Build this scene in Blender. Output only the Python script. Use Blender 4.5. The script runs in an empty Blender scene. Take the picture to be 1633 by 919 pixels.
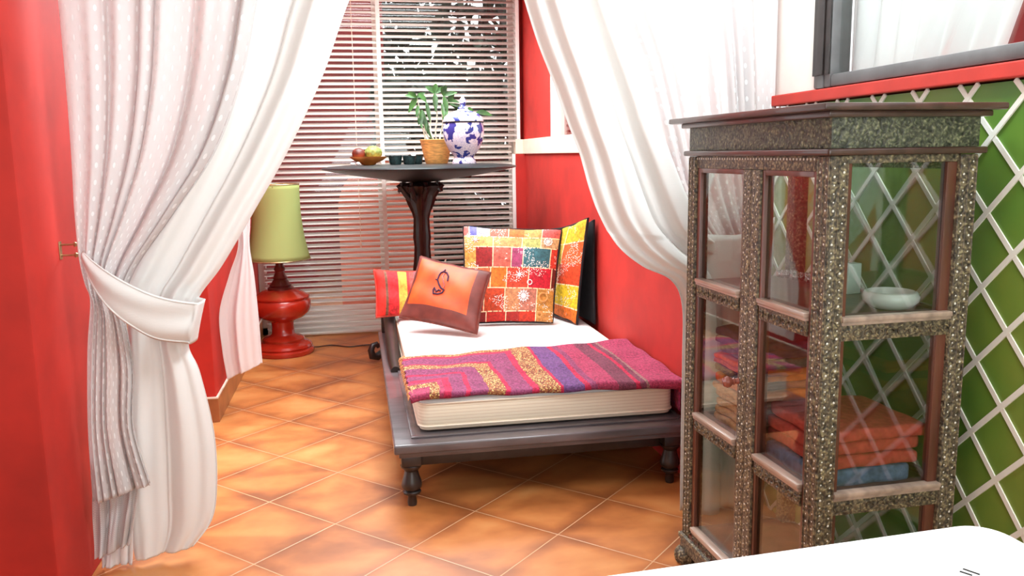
import bpy, bmesh, math, random
from math import pi, sin, cos, radians as R
from mathutils import Vector, Matrix, Euler
S = bpy.context.scene
COL = S.collection
rnd = random.Random(7)

# ------------------------------------------------------------------ camera, world, light, exposure
FPX = 1340.0
cam_data = bpy.data.cameras.new('camera'); cam = bpy.data.objects.new('camera', cam_data); COL.objects.link(cam)
cam_data.sensor_width = 36.0; cam_data.lens = FPX*36.0/1633.0; cam_data.clip_start = 0.05
yaw, pitch, roll = R(10.368), R(9.048), R(0.872)
fw = Vector((sin(yaw)*cos(pitch), cos(yaw)*cos(pitch), -sin(pitch)))
r0 = Vector((cos(yaw), -sin(yaw), 0)); u0 = r0.cross(fw)
rr = r0*cos(roll) - u0*sin(roll); uu = u0*cos(roll) + r0*sin(roll)
cam.matrix_world = Matrix(((rr.x, uu.x, -fw.x, 0), (rr.y, uu.y, -fw.y, 0), (rr.z, uu.z, -fw.z, 1.35), (0, 0, 0, 1)))
S.camera = cam
S.view_settings.view_transform = 'Standard'; S.view_settings.look = 'None'
S.view_settings.gamma = 1.0; S.view_settings.use_curve_mapping = False
S.view_settings.exposure = 0.75
w = bpy.data.worlds.new('sky'); S.world = w; w.use_nodes = True
w.node_tree.nodes['Background'].inputs[0].default_value = (0.93, 0.96, 1.0, 1)
w.node_tree.nodes['Background'].inputs[1].default_value = 1.4

def area(name, loc, rot, sx, sy, power, col=(.88, .97, 1)):
    l = bpy.data.lights.new(name, 'AREA'); l.shape = 'RECTANGLE'; l.size = sx; l.size_y = sy; l.energy = power; l.color = col
    o = bpy.data.objects.new(name, l); COL.objects.link(o); o.location = loc; o.rotation_euler = rot
    return o
area('fill_alcove', (0.2, 4.6, 2.72), (0, 0, 0), 1.3, 2.2, 58)  # added soft fill under the alcove ceiling, no real fitting
area('fill_blind', (0.3, 5.55, 2.72), (R(-28), 0, 0), 1.3, .5, 38)  # unseen fill added to brighten the blind slats
area('fill_front', (1.0, 1.85, 2.72), (0, R(20), 0), .8, 1.2, 52)  # added fill from the right, brightens the left jamb
area('fill_behind', (0.5, -1.8, 1.6), (R(84), 0, 0), 2.4, 1.7, 44, (.90, .97, 1))  # added frontal fill, the wall behind has no window
sl = bpy.data.lights.new('sun', 'SUN'); sl.energy = 1.1; sl.angle = R(1.2); sl.color = (1, .98, .94)
so = bpy.data.objects.new('sun', sl); COL.objects.link(so)
so.rotation_euler = Vector((0.955, -0.22, -2.1)).to_track_quat('-Z', 'Y').to_euler()

# ------------------------------------------------------------------ materials
MATS = {}
class NT:
    def __init__(s, name):
        s.m = bpy.data.materials.new(name); s.m.use_nodes = True; s.t = s.m.node_tree
        s.b = s.t.nodes['Principled BSDF']; s.out = s.t.nodes['Material Output']; MATS[name] = s.m
    def n(s, typ, **kw):
        nd = s.t.nodes.new(typ)
        for k, v in kw.items():
            if k.startswith('i_'): nd.inputs[k[2:].replace('_', ' ')].default_value = v
            elif k.startswith('n_'): nd.inputs[int(k[2:])].default_value = v
            else: setattr(nd, k, v)
        return nd
    def l(s, a, b): s.t.links.new(a, b)
    def setp(s, **kw):
        for k, v in kw.items(): s.b.inputs[k.replace('_', ' ')].default_value = v
    def coord(s, kind='Object', scale=None):
        tc = s.n('ShaderNodeTexCoord'); o = tc.outputs[kind]
        if scale:
            mp = s.n('ShaderNodeMapping'); mp.inputs['Scale'].default_value = scale; s.l(o, mp.inputs[0]); o = mp.outputs[0]
        return o
    def ramp(s, fac, stops, interp='LINEAR'):
        r = s.n('ShaderNodeValToRGB'); r.color_ramp.interpolation = interp
        e = r.color_ramp.elements
        while len(e) < len(stops): e.new(0.5)
        for k, (p, c) in enumerate(stops): e[k].position = p; e[k].color = (*c, 1) if len(c) == 3 else c
        s.l(fac, r.inputs[0]); return r.outputs[0]
    def bump(s, h, strength=.3, dist=.01):
        b = s.n('ShaderNodeBump', i_Strength=strength, i_Distance=dist); s.l(h, b.inputs['Height']); s.l(b.outputs[0], s.b.inputs['Normal']); return b.outputs[0]
    def math(s, op, a, b=None, c=None):
        m = s.n('ShaderNodeMath', operation=op)
        for i, x in enumerate((a, b, c)):
            if x is None: continue
            if isinstance(x, (int, float)): m.inputs[i].default_value = x
            else: s.l(x, m.inputs[i])
        return m.outputs[0]
    def mix(s, fac, a, b):
        m = s.n('ShaderNodeMix', data_type='RGBA')
        for i, x in ((0, fac), (6, a), (7, b)):
            if isinstance(x, (int, float)): m.inputs[i].default_value = x
            elif isinstance(x, tuple): m.inputs[i].default_value = (*x, 1)
            else: s.l(x, m.inputs[i])
        return m.outputs[2]

def simple(name, col, rough=.6, noise=.12, nscale=20, bump=.1, stretch=(1, 1, 1), metal=0, dist=.003, coat=0):
    t = NT(name); t.setp(Roughness=rough, Metallic=metal)
    if coat: t.b.inputs['Coat Weight'].default_value = coat
    nz = t.n('ShaderNodeTexNoise', i_Scale=nscale, i_Detail=4.0); t.l(t.coord('Object', stretch), nz.inputs['Vector'])
    d = tuple(max(0, c*(1-noise*1.6)) for c in col); b = tuple(min(1, c*(1+noise)) for c in col)
    t.l(t.ramp(nz.outputs['Fac'], [(.3, d), (.7, b)]), t.b.inputs['Base Color'])
    if bump: t.bump(nz.outputs['Fac'], bump, dist)
    return t.m
simple('red_plaster', (.48, .019, .011), .75, .12, 5, .12)
simple('white_paint', (.86, .82, .76), .45, .03, 8, .04)
simple('cream_paint', (.88, .75, .60), .5, .04, 8, .04)
simple('ceiling_paint', (.85, .82, .78), .9, .03, 8, 0)
simple('dark_wood', (.022, .014, .012), .38, .35, 14, .15, (1, 1, .15), coat=.12)
simple('grey_wood', (.12, .10, .105), .3, .25, 18, .12, (.25, 1, 1), coat=.4)
simple('red_brown_wood', (.14, .045, .026), .35, .3, 16, .12, (1, 1, .2), coat=.3)
simple('crown_wood', (.085, .040, .030), .35, .3, 14, .15, (1, .3, 1), coat=.3)
simple('knob_wood', (.28, .07, .045), .25, .2, 14, .05, coat=.5)
simple('black_lacquer', (.006, .012, .014), .36, .4, 10, .10)
simple('red_lacquer', (.42, .022, .008), .25, .22, 6, .08, coat=.5)
simple('dark_red_lacquer', (.13, .014, .012), .3, .3, 9, .08, coat=.3)
simple('skirting_tile', (.36, .13, .045), .35, .2, 8, .05)
simple('grout', (.75, .66, .55), .8, .05, 20, .1)
simple('mattress_white', (.92, .92, .90), .8, .02, 60, .1)
simple('black_cloth', (.008, .008, .010), .8, .3, 40, .1)
simple('brown_cloth', (.17, .035, .022), .75, .25, 40, .3)
simple('white_ceramic', (.88, .88, .86), .2, .02, 10, 0)
simple('white_card', (.80, .86, .82), .6, .02, 10, 0)
simple('silver', (.75, .75, .76), .22, .1, 30, .05, metal=1)
simple('brass', (.45, .34, .18), .35, .2, 30, .1, metal=.8)
simple('basket_tan', (.72, .36, .10), .6, .22, 24, .4, (1, 1, 4))
simple('terracotta_dish', (.58, .20, .035), .5, .2, 14, .1)
simple('fruit_red', (.17, .03, .015), .45, .5, 14, .25)
simple('fruit_green', (.22, .27, .06), .55, .35, 30, .5)
simple('dark_glass_green', (.02, .045, .045), .2, .4, 40, .3)
simple('leaf_green', (.035, .12, .018), .45, .5, 10, .1)
simple('stem_pale', (.62, .62, .48), .6, .2, 30, .2)
simple('soil', (.05, .03, .02), .9, .3, 40, .4)
simple('rim_grey', (.11, .11, .11), .35, .15, 12, .05)
simple('frame_dark', (.022, .016, .014), .35, .3, 12, .05)
simple('ledge_red', (.55, .035, .022), .6, .08, 10, .05)
simple('tabletop_white', (.95, .95, .95), .35, .01, 6, 0)
simple('ink_black', (.01, .01, .01), .6, 0, 6, 0)
simple('towel_red', (.66, .085, .06), .95, .15, 60, .5)
simple('towel_blue', (.15, .21, .36), .95, .25, 50, .5)
simple('towel_orange', (.85, .17, .025), .95, .15, 60, .5)
simple('towel_purple', (.06, .03, .07), .95, .25, 60, .5)
simple('towel_cream', (.78, .36, .16), .95, .15, 60, .5)
simple('towel_green', (.08, .11, .09), .95, .25, 60, .5)
simple('garden_red', (.20, .012, .012), .8, .2, 3, .1)  # red darkened, outdoor shade put into the colour
simple('reflection_pink', (.75, .20, .12), .8, .1, 3, .1)
simple('garden_ground', (.30, .12, .06), .8, .2, 6, .1)
simple('hedge_leaf', (.006, .016, .006), .6, .6, 6, .1)  # leaf green darkened too, outdoor shade put into the colour
simple('cord_dark', (.05, .02, .015), .5, .1, 10, 0)
simple('lattice_white', (.95, .94, .84), .5, .03, 10, .05)

def m_floor():
    t = NT('terracotta_tiles'); t.setp(Roughness=.38)
    sx = t.n('ShaderNodeSeparateXYZ'); t.l(t.coord('Object'), sx.inputs[0])
    x = t.math('SUBTRACT', sx.outputs[0], .134); y = t.math('SUBTRACT', sx.outputs[1], 2.763)
    a = t.math('DIVIDE', t.math('ADD', x, y), .525); b = t.math('DIVIDE', t.math('SUBTRACT', x, y), .525)
    def edge(q):
        f = t.math('FRACT', q); return t.math('MINIMUM', f, t.math('SUBTRACT', 1.0, f))
    e = t.math('MINIMUM', edge(a), edge(b))
    g = t.n('ShaderNodeMapRange', i_From_Min=.0040, i_From_Max=.0085); t.l(e, g.inputs['Value'])
    cb = t.n('ShaderNodeCombineXYZ'); t.l(t.math('FLOOR', a), cb.inputs[0]); t.l(t.math('FLOOR', b), cb.inputs[1])
    wn = t.n('ShaderNodeTexWhiteNoise', noise_dimensions='3D'); t.l(cb.outputs[0], wn.inputs['Vector'])
    nz = t.n('ShaderNodeTexNoise', i_Scale=2.2, i_Detail=4.0, i_Roughness=.5, i_Distortion=.3); t.l(t.coord('Object', (1, 1.6, 1)), nz.inputs['Vector'])
    nb = t.n('ShaderNodeTexNoise', i_Scale=14.0, i_Detail=4.0); t.l(t.coord('Object'), nb.inputs['Vector'])
    f = t.math('ADD', t.math('MULTIPLY', nz.outputs['Fac'], .78), t.math('MULTIPLY', wn.outputs['Value'], .12))
    f = t.math('ADD', f, t.math('MULTIPLY', nb.outputs['Fac'], .14))
    # tiles are darker brown towards their edges (fired rim)
    rim = t.n('ShaderNodeMapRange', i_From_Min=.0, i_From_Max=.16, i_To_Min=-.12, i_To_Max=0.03); t.l(e, rim.inputs['Value'])
    f = t.math('ADD', f, rim.outputs[0])
    col = t.ramp(f, [(.30, (.22, .066, .020)), (.44, (.37, .118, .032)), (.55, (.50, .175, .048)), (.67, (.58, .24, .075)), (.82, (.64, .31, .12))])
    t.l(t.mix(g.outputs[0], (.56, .31, .16), col), t.b.inputs['Base Color'])
    t.bump(t.math('ADD', g.outputs[0], t.math('MULTIPLY', nb.outputs['Fac'], .15)), .25, .003)
m_floor()

def m_cloth(name, col, trans=.4, see=0.0, weave=260, dots=None, rough=.8, bump=.15):
    t = NT(name)
    d = t.n('ShaderNodeBsdfDiffuse'); d.inputs[0].default_value = (*col, 1)
    tr = t.n('ShaderNodeBsdfTranslucent'); tr.inputs[0].default_value = (*col, 1)
    nz = t.n('ShaderNodeTexNoise', i_Scale=9.0, i_Detail=5.0); t.l(t.coord('Object', (1, 1, 1)), nz.inputs['Vector'])
    n2 = t.n('ShaderNodeTexNoise', i_Scale=60.0, i_Detail=3.0); t.l(t.coord('Object', (.3, 1, 6)), n2.inputs['Vector'])
    bp = t.n('ShaderNodeBump', i_Strength=bump, i_Distance=.004); t.l(t.math('ADD', nz.outputs['Fac'], t.math('MULTIPLY', n2.outputs['Fac'], .4)), bp.inputs['Height'])
    t.l(bp.outputs[0], d.inputs['Normal'])
    m1 = t.n('ShaderNodeMixShader', n_0=trans); t.l(d.outputs[0], m1.inputs[1]); t.l(tr.outputs[0], m1.inputs[2])
    last = m1.outputs[0]
    if see:
        tp = t.n('ShaderNodeBsdfTransparent'); tp.inputs[0].default_value = (1, .98, .96, 1)
        m2 = t.n('ShaderNodeMixShader'); t.l(last, m2.inputs[2]); t.l(tp.outputs[0], m2.inputs[1])
        fac = 1.0-see
        if dots:
            uv = t.n('ShaderNodeTexCoord').outputs['UV']
            mp = t.n('ShaderNodeMapping'); mp.inputs['Scale'].default_value = (dots[0], dots[1], 1); t.l(uv, mp.inputs[0])
            sp = t.n('ShaderNodeSeparateXYZ'); t.l(mp.outputs[0], sp.inputs[0])
            fx = t.math('SUBTRACT', t.math('FRACT', sp.outputs[0]), .5)
            off = t.math('MULTIPLY', t.math('MODULO', t.math('FLOOR', sp.outputs[0]), 2.0), .5)
            fy = t.math('SUBTRACT', t.math('FRACT', t.math('ADD', sp.outputs[1], off)), .5)
            dd = t.math('ADD', t.math('POWER', t.math('ABSOLUTE', t.math('MULTIPLY', fx, 1.0)), 2.0), t.math('POWER', t.math('ABSOLUTE', fy), 2.0))
            isd = t.math('LESS_THAN', dd, .026)
            f = t.math('MAXIMUM', isd, fac); t.l(f, m2.inputs[0])
            mc = t.mix(isd, col, (.97, .97, .97)); t.l(mc, d.inputs[0]); t.l(t.mix(isd, col, (.5, .5, .5)), tr.inputs[0])
        else: m2.inputs[0].default_value = fac
        last = m2.outputs[0]
    t.l(last, t.out.inputs[0])
m_cloth('sheer_dotted', (.80, .78, .78), .32, .24, dots=(30, 46))
m_cloth('satin_cream', (.86, .85, .83), .25, 0, bump=.25)
m_cloth('cotton_white', (.92, .92, .92), .3, 0)
m_cloth('slat_white', (.93, .90, .84), .38, 0, bump=0)
m_cloth('voile_white', (.86, .88, .88), .4, .12)
m_cloth('lamp_shade_green', (.47, .54, .20), .30, 0, bump=.15)

def m_glass(name, refl=.10, tint=(.97, .99, .98), rough=.02):
    t = NT(name)
    tp = t.n('ShaderNodeBsdfTransparent'); tp.inputs[0].default_value = (*tint, 1)
    gl = t.n('ShaderNodeBsdfGlossy', i_Roughness=rough)
    fr = t.n('ShaderNodeFresnel'); ge = t.n('ShaderNodeNewGeometry')
    t.l(t.math('SUBTRACT', 1.5, t.math('MULTIPLY', ge.outputs['Backfacing'], .8333)), fr.inputs['IOR'])
    m = t.n('ShaderNodeMixShader'); t.l(t.math('MINIMUM', t.math('ADD', fr.outputs[0], refl), 1.0), m.inputs[0])
    t.l(tp.outputs[0], m.inputs[1]); t.l(gl.outputs[0], m.inputs[2]); t.l(m.outputs[0], t.out.inputs[0])
m_glass('clear_glass', 0.0); m_glass('cabinet_glass', .035, (.90, .94, .92))

def m_green():
    t = NT('green_paint'); t.setp(Roughness=.5)
    nz = t.n('ShaderNodeTexNoise', i_Scale=1.4, i_Detail=4.0, i_Roughness=.6); t.l(t.coord('Object'), nz.inputs['Vector'])
    t.l(t.ramp(nz.outputs['Fac'], [(.38, (.085, .24, .03)), (.55, (.15, .28, .035)), (.7, (.24, .31, .045))]), t.b.inputs['Base Color'])
    t.bump(nz.outputs['Fac'], .05)
m_green()

def m_carved(name, pal):
    t = NT(name); t.setp(Roughness=.42)
    co = t.coord('Object')
    v = t.n('ShaderNodeTexVoronoi', feature='SMOOTH_F1', i_Scale=130.0); t.l(co, v.inputs['Vector'])
    nz = t.n('ShaderNodeTexNoise', i_Scale=70.0, i_Detail=3.0, i_Distortion=1.6); t.l(co, nz.inputs['Vector'])
    f = t.math('ADD', t.math('MULTIPLY', v.outputs['Distance'], .5), t.math('MULTIPLY', nz.outputs['Fac'], .75))
    col = t.ramp(f, pal)
    t.l(col, t.b.inputs['Base Color'])
    bp = t.bump(t.math('MULTIPLY', f, -1.0), .8, .006)
m_carved('carved_wood', [(.32, (.52, .44, .25)), (.45, (.27, .22, .125)), (.60, (.115, .09, .058)), (.82, (.02, .016, .012))])
m_carved('carved_frieze', [(.34, (.32, .32, .19)), (.47, (.16, .17, .10)), (.62, (.07, .075, .05)), (.85, (.015, .016, .012))])

def m_attr(name, rough=.85, speck=0.0, bump=.3, scale=90, stretch=(1, 1, 1)):
    t = NT(name); t.setp(Roughness=rough)
    a = t.n('ShaderNodeAttribute', attribute_name='Col')
    co = t.coord('Object', stretch)
    nz = t.n('ShaderNodeTexNoise', i_Scale=float(scale), i_Detail=3.0); t.l(co, nz.inputs['Vector'])
    hs = t.n('ShaderNodeHueSaturation'); t.l(a.outputs['Color'], hs.inputs['Color'])
    mr = t.n('ShaderNodeMapRange', i_From_Min=.3, i_From_Max=.7, i_To_Min=.66, i_To_Max=1.32); t.l(nz.outputs['Fac'], mr.inputs['Value']); t.l(mr.outputs[0], hs.inputs['Value'])
    c = hs.outputs[0]
    if speck:
        v = t.n('ShaderNodeTexVoronoi', i_Scale=120.0); t.l(t.coord('Object'), v.inputs['Vector'])
        n3 = t.n('ShaderNodeTexNoise', i_Scale=9.0, i_Detail=2.0); t.l(t.coord('Object'), n3.inputs['Vector'])
        k = t.math('MULTIPLY', t.math('LESS_THAN', v.outputs['Distance'], .34), t.math('GREATER_THAN', n3.outputs['Fac'], 1-speck))
        c = t.mix(k, c, (.92, .88, .80))
    t.l(c, t.b.inputs['Base Color']); t.bump(nz.outputs['Fac'], bump, .004)
m_attr('patchwork', .7, .46, .4, 60); m_attr('woven', .9, .0, .6, 110, (1, .5, 1)); m_attr('striped_cloth', .85, 0, .2, 60); m_attr('orange_silk', .55, 0, .1, 12)
m_attr('gold_tweed', .9, .62, .6, 130)

def m_porcelain():
    t = NT('blue_white_porcelain'); t.setp(Roughness=.15)
    co = t.coord('Object')
    nz = t.n('ShaderNodeTexNoise', i_Scale=17.0, i_Detail=3.0, i_Distortion=.6); t.l(co, nz.inputs['Vector'])
    v = t.n('ShaderNodeTexNoise', i_Scale=46.0, i_Detail=2.0, i_Distortion=2.5); t.l(co, v.inputs['Vector'])
    big = t.ramp(nz.outputs['Fac'], [(.53, (0, 0, 0)), (.55, (1, 1, 1))])
    fine = t.ramp(v.outputs['Fac'], [(.50, (0, 0, 0)), (.52, (1, 1, 1)), (.56, (1, 1, 1)), (.58, (0, 0, 0))])
    c = t.mix(fine, (.80, .79, .84), (.36, .38, .62)); c = t.mix(big, c, (.03, .045, .25))
    t.l(c, t.b.inputs['Base Color'])
m_porcelain()
def m_mattress_side():
    t = NT('mattress_ticking'); t.setp(Roughness=.85)
    sp = t.n('ShaderNodeSeparateXYZ'); t.l(t.coord('Object'), sp.inputs[0])
    f = t.math('FRACT', t.math('MULTIPLY', sp.outputs[2], 75.0))
    t.l(t.ramp(f, [(.0, (.60, .47, .33)), (.25, (.84, .74, .58)), (.9, (.86, .77, .62))]), t.b.inputs['Base Color']); t.bump(f, .15, .002)
m_mattress_side()

# ------------------------------------------------------------------ mesh helpers
class MB:
    def __init__(s): s.bm = bmesh.new(); s.mi = 0; s.uv = None; s.cl = None
    def _tag(s, n0):
        s.bm.faces.ensure_lookup_table()
        for f in s.bm.faces[n0:]: f.material_index = s.mi
    def box(s, a, b, bevel=0, seg=2, M=None):
        n0 = len(s.bm.faces); g = bmesh.new(); bmesh.ops.create_cube(g, size=1)
        c = [(a[i]+b[i])/2 for i in range(3)]; d = [abs(b[i]-a[i]) for i in range(3)]
        for v in g.verts: v.co = Vector((c[i]+v.co[i]*d[i] for i in range(3)))
        if bevel: bmesh.ops.bevel(g, geom=g.edges[:], offset=min(bevel, min(d)*.49), segments=seg, profile=.6, affect='EDGES')
        if M: bmesh.ops.transform(g, matrix=M, verts=g.verts)
        s._merge(g); s._tag(n0); return s
    def _merge(s, g):
        mp = {}
        for v in g.verts: mp[v] = s.bm.verts.new(v.co)
        for f in g.faces:
            try: s.bm.faces.new([mp[v] for v in f.verts])
            except ValueError: pass
        g.free()
    def lathe(s, prof, c=(0, 0, 0), seg=32, M=None, mod=None):
        n0 = len(s.bm.faces); rings = []
        for (r, z) in prof:
            ring = []
            for k in range(seg):
                a = 2*pi*k/seg; q = r*(mod(a, z) if mod else 1)
                p = Vector((q*cos(a), q*sin(a), z))
                if M: p = M @ p
                ring.append(s.bm.verts.new(p+Vector(c)))
            rings.append(ring)
        for A, B in zip(rings, rings[1:]):
            for k in range(seg): s.bm.faces.new((A[k], A[(k+1) % seg], B[(k+1) % seg], B[k]))
        if prof[0][0] > 1e-5: s.bm.faces.new(rings[0][::-1])
        if prof[-1][0] > 1e-5: s.bm.faces.new(rings[-1])
        s._tag(n0); return s
    def tube(s, pts, rad, seg=8, flat=1.0):
        n0 = len(s.bm.faces); pts = [Vector(p) for p in pts]; n = len(pts)
        rs = rad if isinstance(rad, (list, tuple)) else [rad]*n
        rings = []; ref = None
        for i, p in enumerate(pts):
            d = (pts[min(i+1, n-1)]-pts[max(i-1, 0)]).normalized()
            if ref is None: ref = Vector((0, 0, 1)) if abs(d.z) < .9 else Vector((1, 0, 0))
            x = d.cross(ref).normalized(); y = x.cross(d).normalized(); ref = y
            rings.append([s.bm.verts.new(p+(x*cos(2*pi*k/seg)*flat+y*sin(2*pi*k/seg))*rs[i]) for k in range(seg)])
        for A, B in zip(rings, rings[1:]):
            for k in range(seg): s.bm.faces.new((A[k], A[(k+1) % seg], B[(k+1) % seg], B[k]))
        s.bm.faces.new(rings[0][::-1]); s.bm.faces.new(rings[-1]); s._tag(n0); return s
    def grid(s, fn, nu, nv, uvs=True, col=None, thick=0):
        n0 = len(s.bm.faces)
        V = [[s.bm.verts.new(fn(i/nu, j/nv)) for j in range(nv+1)] for i in range(nu+1)]
        if uvs and s.uv is None: s.uv = s.bm.loops.layers.uv.new('UVMap')
        if col and s.cl is None: s.cl = s.bm.loops.layers.color.new('Col')
        for i in range(nu):
            for j in range(nv):
                f = s.bm.faces.new((V[i][j], V[i+1][j], V[i+1][j+1], V[i][j+1]))
                if uvs:
                    for lp, (a, b) in zip(f.loops, ((i, j), (i+1, j), (i+1, j+1), (i, j+1))): lp[s.uv].uv = (a/nu, b/nv)
                if col:
                    c = col((i+.5)/nu, (j+.5)/nv)
                    c = [12.92*q if q <= .0031308 else 1.055*q**(1/2.4)-.055 for q in c]
                    for lp in f.loops: lp[s.cl] = (*c, 1)
        s._tag(n0); return s
    def ball(s, c, r, sc=(1, 1, 1), sub=2, M=None):
        n0 = len(s.bm.faces); g = bmesh.new(); bmesh.ops.create_icosphere(g, subdivisions=sub, radius=r)
        for v in g.verts: v.co = Vector((v.co.x*sc[0], v.co.y*sc[1], v.co.z*sc[2]))
        if M: bmesh.ops.transform(g, matrix=M, verts=g.verts)
        for v in g.verts: v.co += Vector(c)
        s._merge(g); s._tag(n0); return s
    def build(s, name, mats, parent=None, smooth=True, center=True, local=False, solid=0, angle=40):
        bmesh.ops.recalc_face_normals(s.bm, faces=s.bm.faces)
        me = bpy.data.meshes.new(name); s.bm.to_mesh(me); s.bm.free()
        for m in (mats if isinstance(mats, (list, tuple)) else [mats]): me.materials.append(MATS[m])
        o = bpy.data.objects.new(name, me); COL.objects.link(o)
        c = Vector((0, 0, 0))
        if center and len(me.vertices):
            lo = Vector([min(v.co[i] for v in me.vertices) for i in range(3)]); hi = Vector([max(v.co[i] for v in me.vertices) for i in range(3)])
            c = (lo+hi)/2
            if not parent: c.z = lo.z
            me.transform(Matrix.Translation(-c))
        if smooth:
            for p in me.polygons: p.use_smooth = True
            if angle: me.set_sharp_from_angle(angle=R(angle))
        o.matrix_basis = Matrix.Translation(c)
        if parent:
            o.parent = parent
            if not local: o.matrix_basis = world_of(parent).inverted() @ Matrix.Translation(c)
        if solid:
            md = o.modifiers.new('thickness', 'SOLIDIFY'); md.thickness = solid; md.offset = 0
        return o
def world_of(o):
    m = o.matrix_basis.copy()
    while o.parent: o = o.parent; m = o.matrix_basis @ m
    return m
def tag(o, label=None, cat=None, group=None, kind=None):
    if label: o['label'] = label
    if cat: o['category'] = cat
    if group: o['group'] = group
    if kind: o['kind'] = kind
    return o
def thing(name, loc, label, cat, rz=0, group=None):
    o = bpy.data.objects.new(name, None); COL.objects.link(o); o.empty_display_size = .05
    o.matrix_basis = Matrix.Translation(loc) @ Matrix.Rotation(rz, 4, 'Z')
    return tag(o, label, cat, group)
def struct(name, mb, mat, smooth=False, center=True, parent=None):
    o = mb.build(name, mat, parent, smooth=smooth, center=center)
    if not parent: o['kind'] = 'structure'
    return o
def lerp(a, b, t): return a+(b-a)*t
def spline(pts, t):
    n = len(pts)-1; x = min(max(t, 0), .99999)*n; i = int(x); f = x-i
    p0, p1, p2, p3 = pts[max(i-1, 0)], pts[i], pts[i+1], pts[min(i+2, n)]
    return tuple(.5*((2*b)+(-a+c)*f+(2*a-5*b+4*c-d)*f*f+(-a+3*b-3*c+d)*f**3) for a, b, c, d in zip(p0, p1, p2, p3))

# ------------------------------------------------------------------ room shell
struct('floor', MB().box((-3.2, -2.0, -.06), (3.2, 6.62, 0)), 'terracotta_tiles', center=False)
struct('ceiling', MB().box((-3.2, -2.1, 2.80), (1.68, 3.10, 2.88)).box((-1.10, 3.10, 2.80), (1.52, 6.75, 2.88)), 'ceiling_paint')
struct('wall_behind', MB().box((-3.2, -2.1, 0), (1.68, -2.0, 2.80)), 'white_paint')
struct('wall_front_side', MB().box((-3.3, -2.1, 0), (-3.2, 3.10, 2.80)), 'white_paint')
struct('wall_front_left', MB().box((-3.2, 2.505, 0), (-.905, 3.10, 2.80), .012), 'red_plaster', smooth=True)
# left alcove side: stub of wall, lintel over the side opening
struct('wall_left', MB().box((-1.10, 4.42, 0), (-.757, 6.75, 2.80), .02), 'red_plaster', smooth=True)
struct('wall_left_lintel', MB().box((-1.10, 3.10, 2.10), (-.905, 4.42, 2.80)), 'red_plaster')
# right alcove wall with a window; camera side returns to the green wall
mb = MB()
mb.box((1.30, 2.90, 0), (1.52, 6.75, 1.35)); mb.box((1.30, 5.53, 1.35), (1.52, 6.75, 2.80)); mb.box((1.30, 2.90, 1.35), (1.52, 3.3, 2.80))
mb.box((1.30, 3.3, 2.45), (1.52, 5.53, 2.80)); mb.box((1.30, 3.3, 1.35), (1.52, 5.53, 1.44))
struct('wall_right', mb, 'red_plaster')
struct('wall_back', MB().box((-.757, 6.64, 2.58), (1.30, 6.75, 2.80)).box((1.262, 6.56, 0), (1.30, 6.75, 2.58)), 'red_plaster')
mb = MB(); mb.box((1.50, -2.0, 0), (1.68, 2.90, 1.50))
struct('wall_green', mb, 'green_paint')
struct('wall_green_end', MB().box((1.50, 2.60, 1.545), (1.56, 2.90, 2.80)), 'white_paint')
struct('wall_header', MB().box((1.50, -2.0, 2.50), (1.68, 2.60, 2.80)), 'red_plaster')
struct('trim_1', MB().box((1.284, 3.0, 1.352), (1.318, 6.56, 1.462), .004).box((1.225, 6.44, 1.352), (1.284, 6.56, 1.462), .004), 'cream_paint')
struct('trim_2', MB().box((1.478, -2.0, 1.505), (1.68, 2.87, 1.542), .004), 'ledge_red')
struct('baseboard_left', MB().box((-1.10, 4.408, 0), (-.745, 4.42, .125), .003).box((-.757, 4.42, 0), (-.745, 6.55, .125), .003), 'skirting_tile')
struct('trim_3', MB().box((-1.10, 4.409, .125), (-.747, 4.42, .133)).box((-.757, 4.42, .125), (-.747, 6.55, .133)), 'grout')

# window at the back, with its panes, behind the blind
mb = MB()
for x0, x1 in ((-.757, -.70), (.17, .23), (1.20, 1.262)): mb.box((x0, 6.58, 0), (x1, 6.63, 2.58), .004)
for z0, z1 in ((0, .06), (2.52, 2.58)): mb.box((-.757, 6.58, z0), (1.262, 6.63, z1), .004)
win = struct('window_1', mb, 'white_paint')
MB().box((-.70, 6.60, .06), (.17, 6.606, 2.52)).box((.23, 6.60, .06), (1.20, 6.606, 2.52)).build('window_pane', 'clear_glass', win, smooth=False)
struct('trim_4', MB().box((-.757, 6.62, -.06), (1.30, 6.9, .0)), 'ledge_red')
# window in the right alcove wall
mb = MB()
for y0, y1 in ((3.3, 3.36), (4.38, 4.44), (5.43, 5.53)): mb.box((1.288, y0, 1.462), (1.36, y1, 2.45), .004)
mb.box((1.288, 3.36, 2.38), (1.36, 5.43, 2.45), .004)
w2 = struct('window_2', mb, 'white_paint')
MB().box((1.33, 3.36, 1.462), (1.336, 5.43, 2.38)).build('window_pane', 'clear_glass', w2, smooth=False)
# interior glazing above the green half wall
mb = MB()
mb.box((1.49, 2.50, 1.545), (1.56, 2.60, 2.50), .008).box((1.485, 2.535, 1.545), (1.49, 2.565, 2.5)).box((1.49, -.6, 1.545), (1.56, 2.50, 1.585), .010)
w3 = struct('window_3', mb, 'rim_grey', smooth=True)
MB().box((1.484, 2.502, 1.586), (1.49, 2.598, 2.5), .002).box((1.478, 2.53, 1.586), (1.484, 2.57, 2.5), .002).build('window_frame', 'frame_dark', w3)
MB().box((1.52, -.6, 1.585), (1.526, 2.50, 2.50)).build('window_pane', 'clear_glass', w3, smooth=False)
# room beyond the interior glazing
struct('wall_right_far', MB().box((3.2, .3, 0), (3.3, 3.9, 2.6)), 'garden_red')

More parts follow.
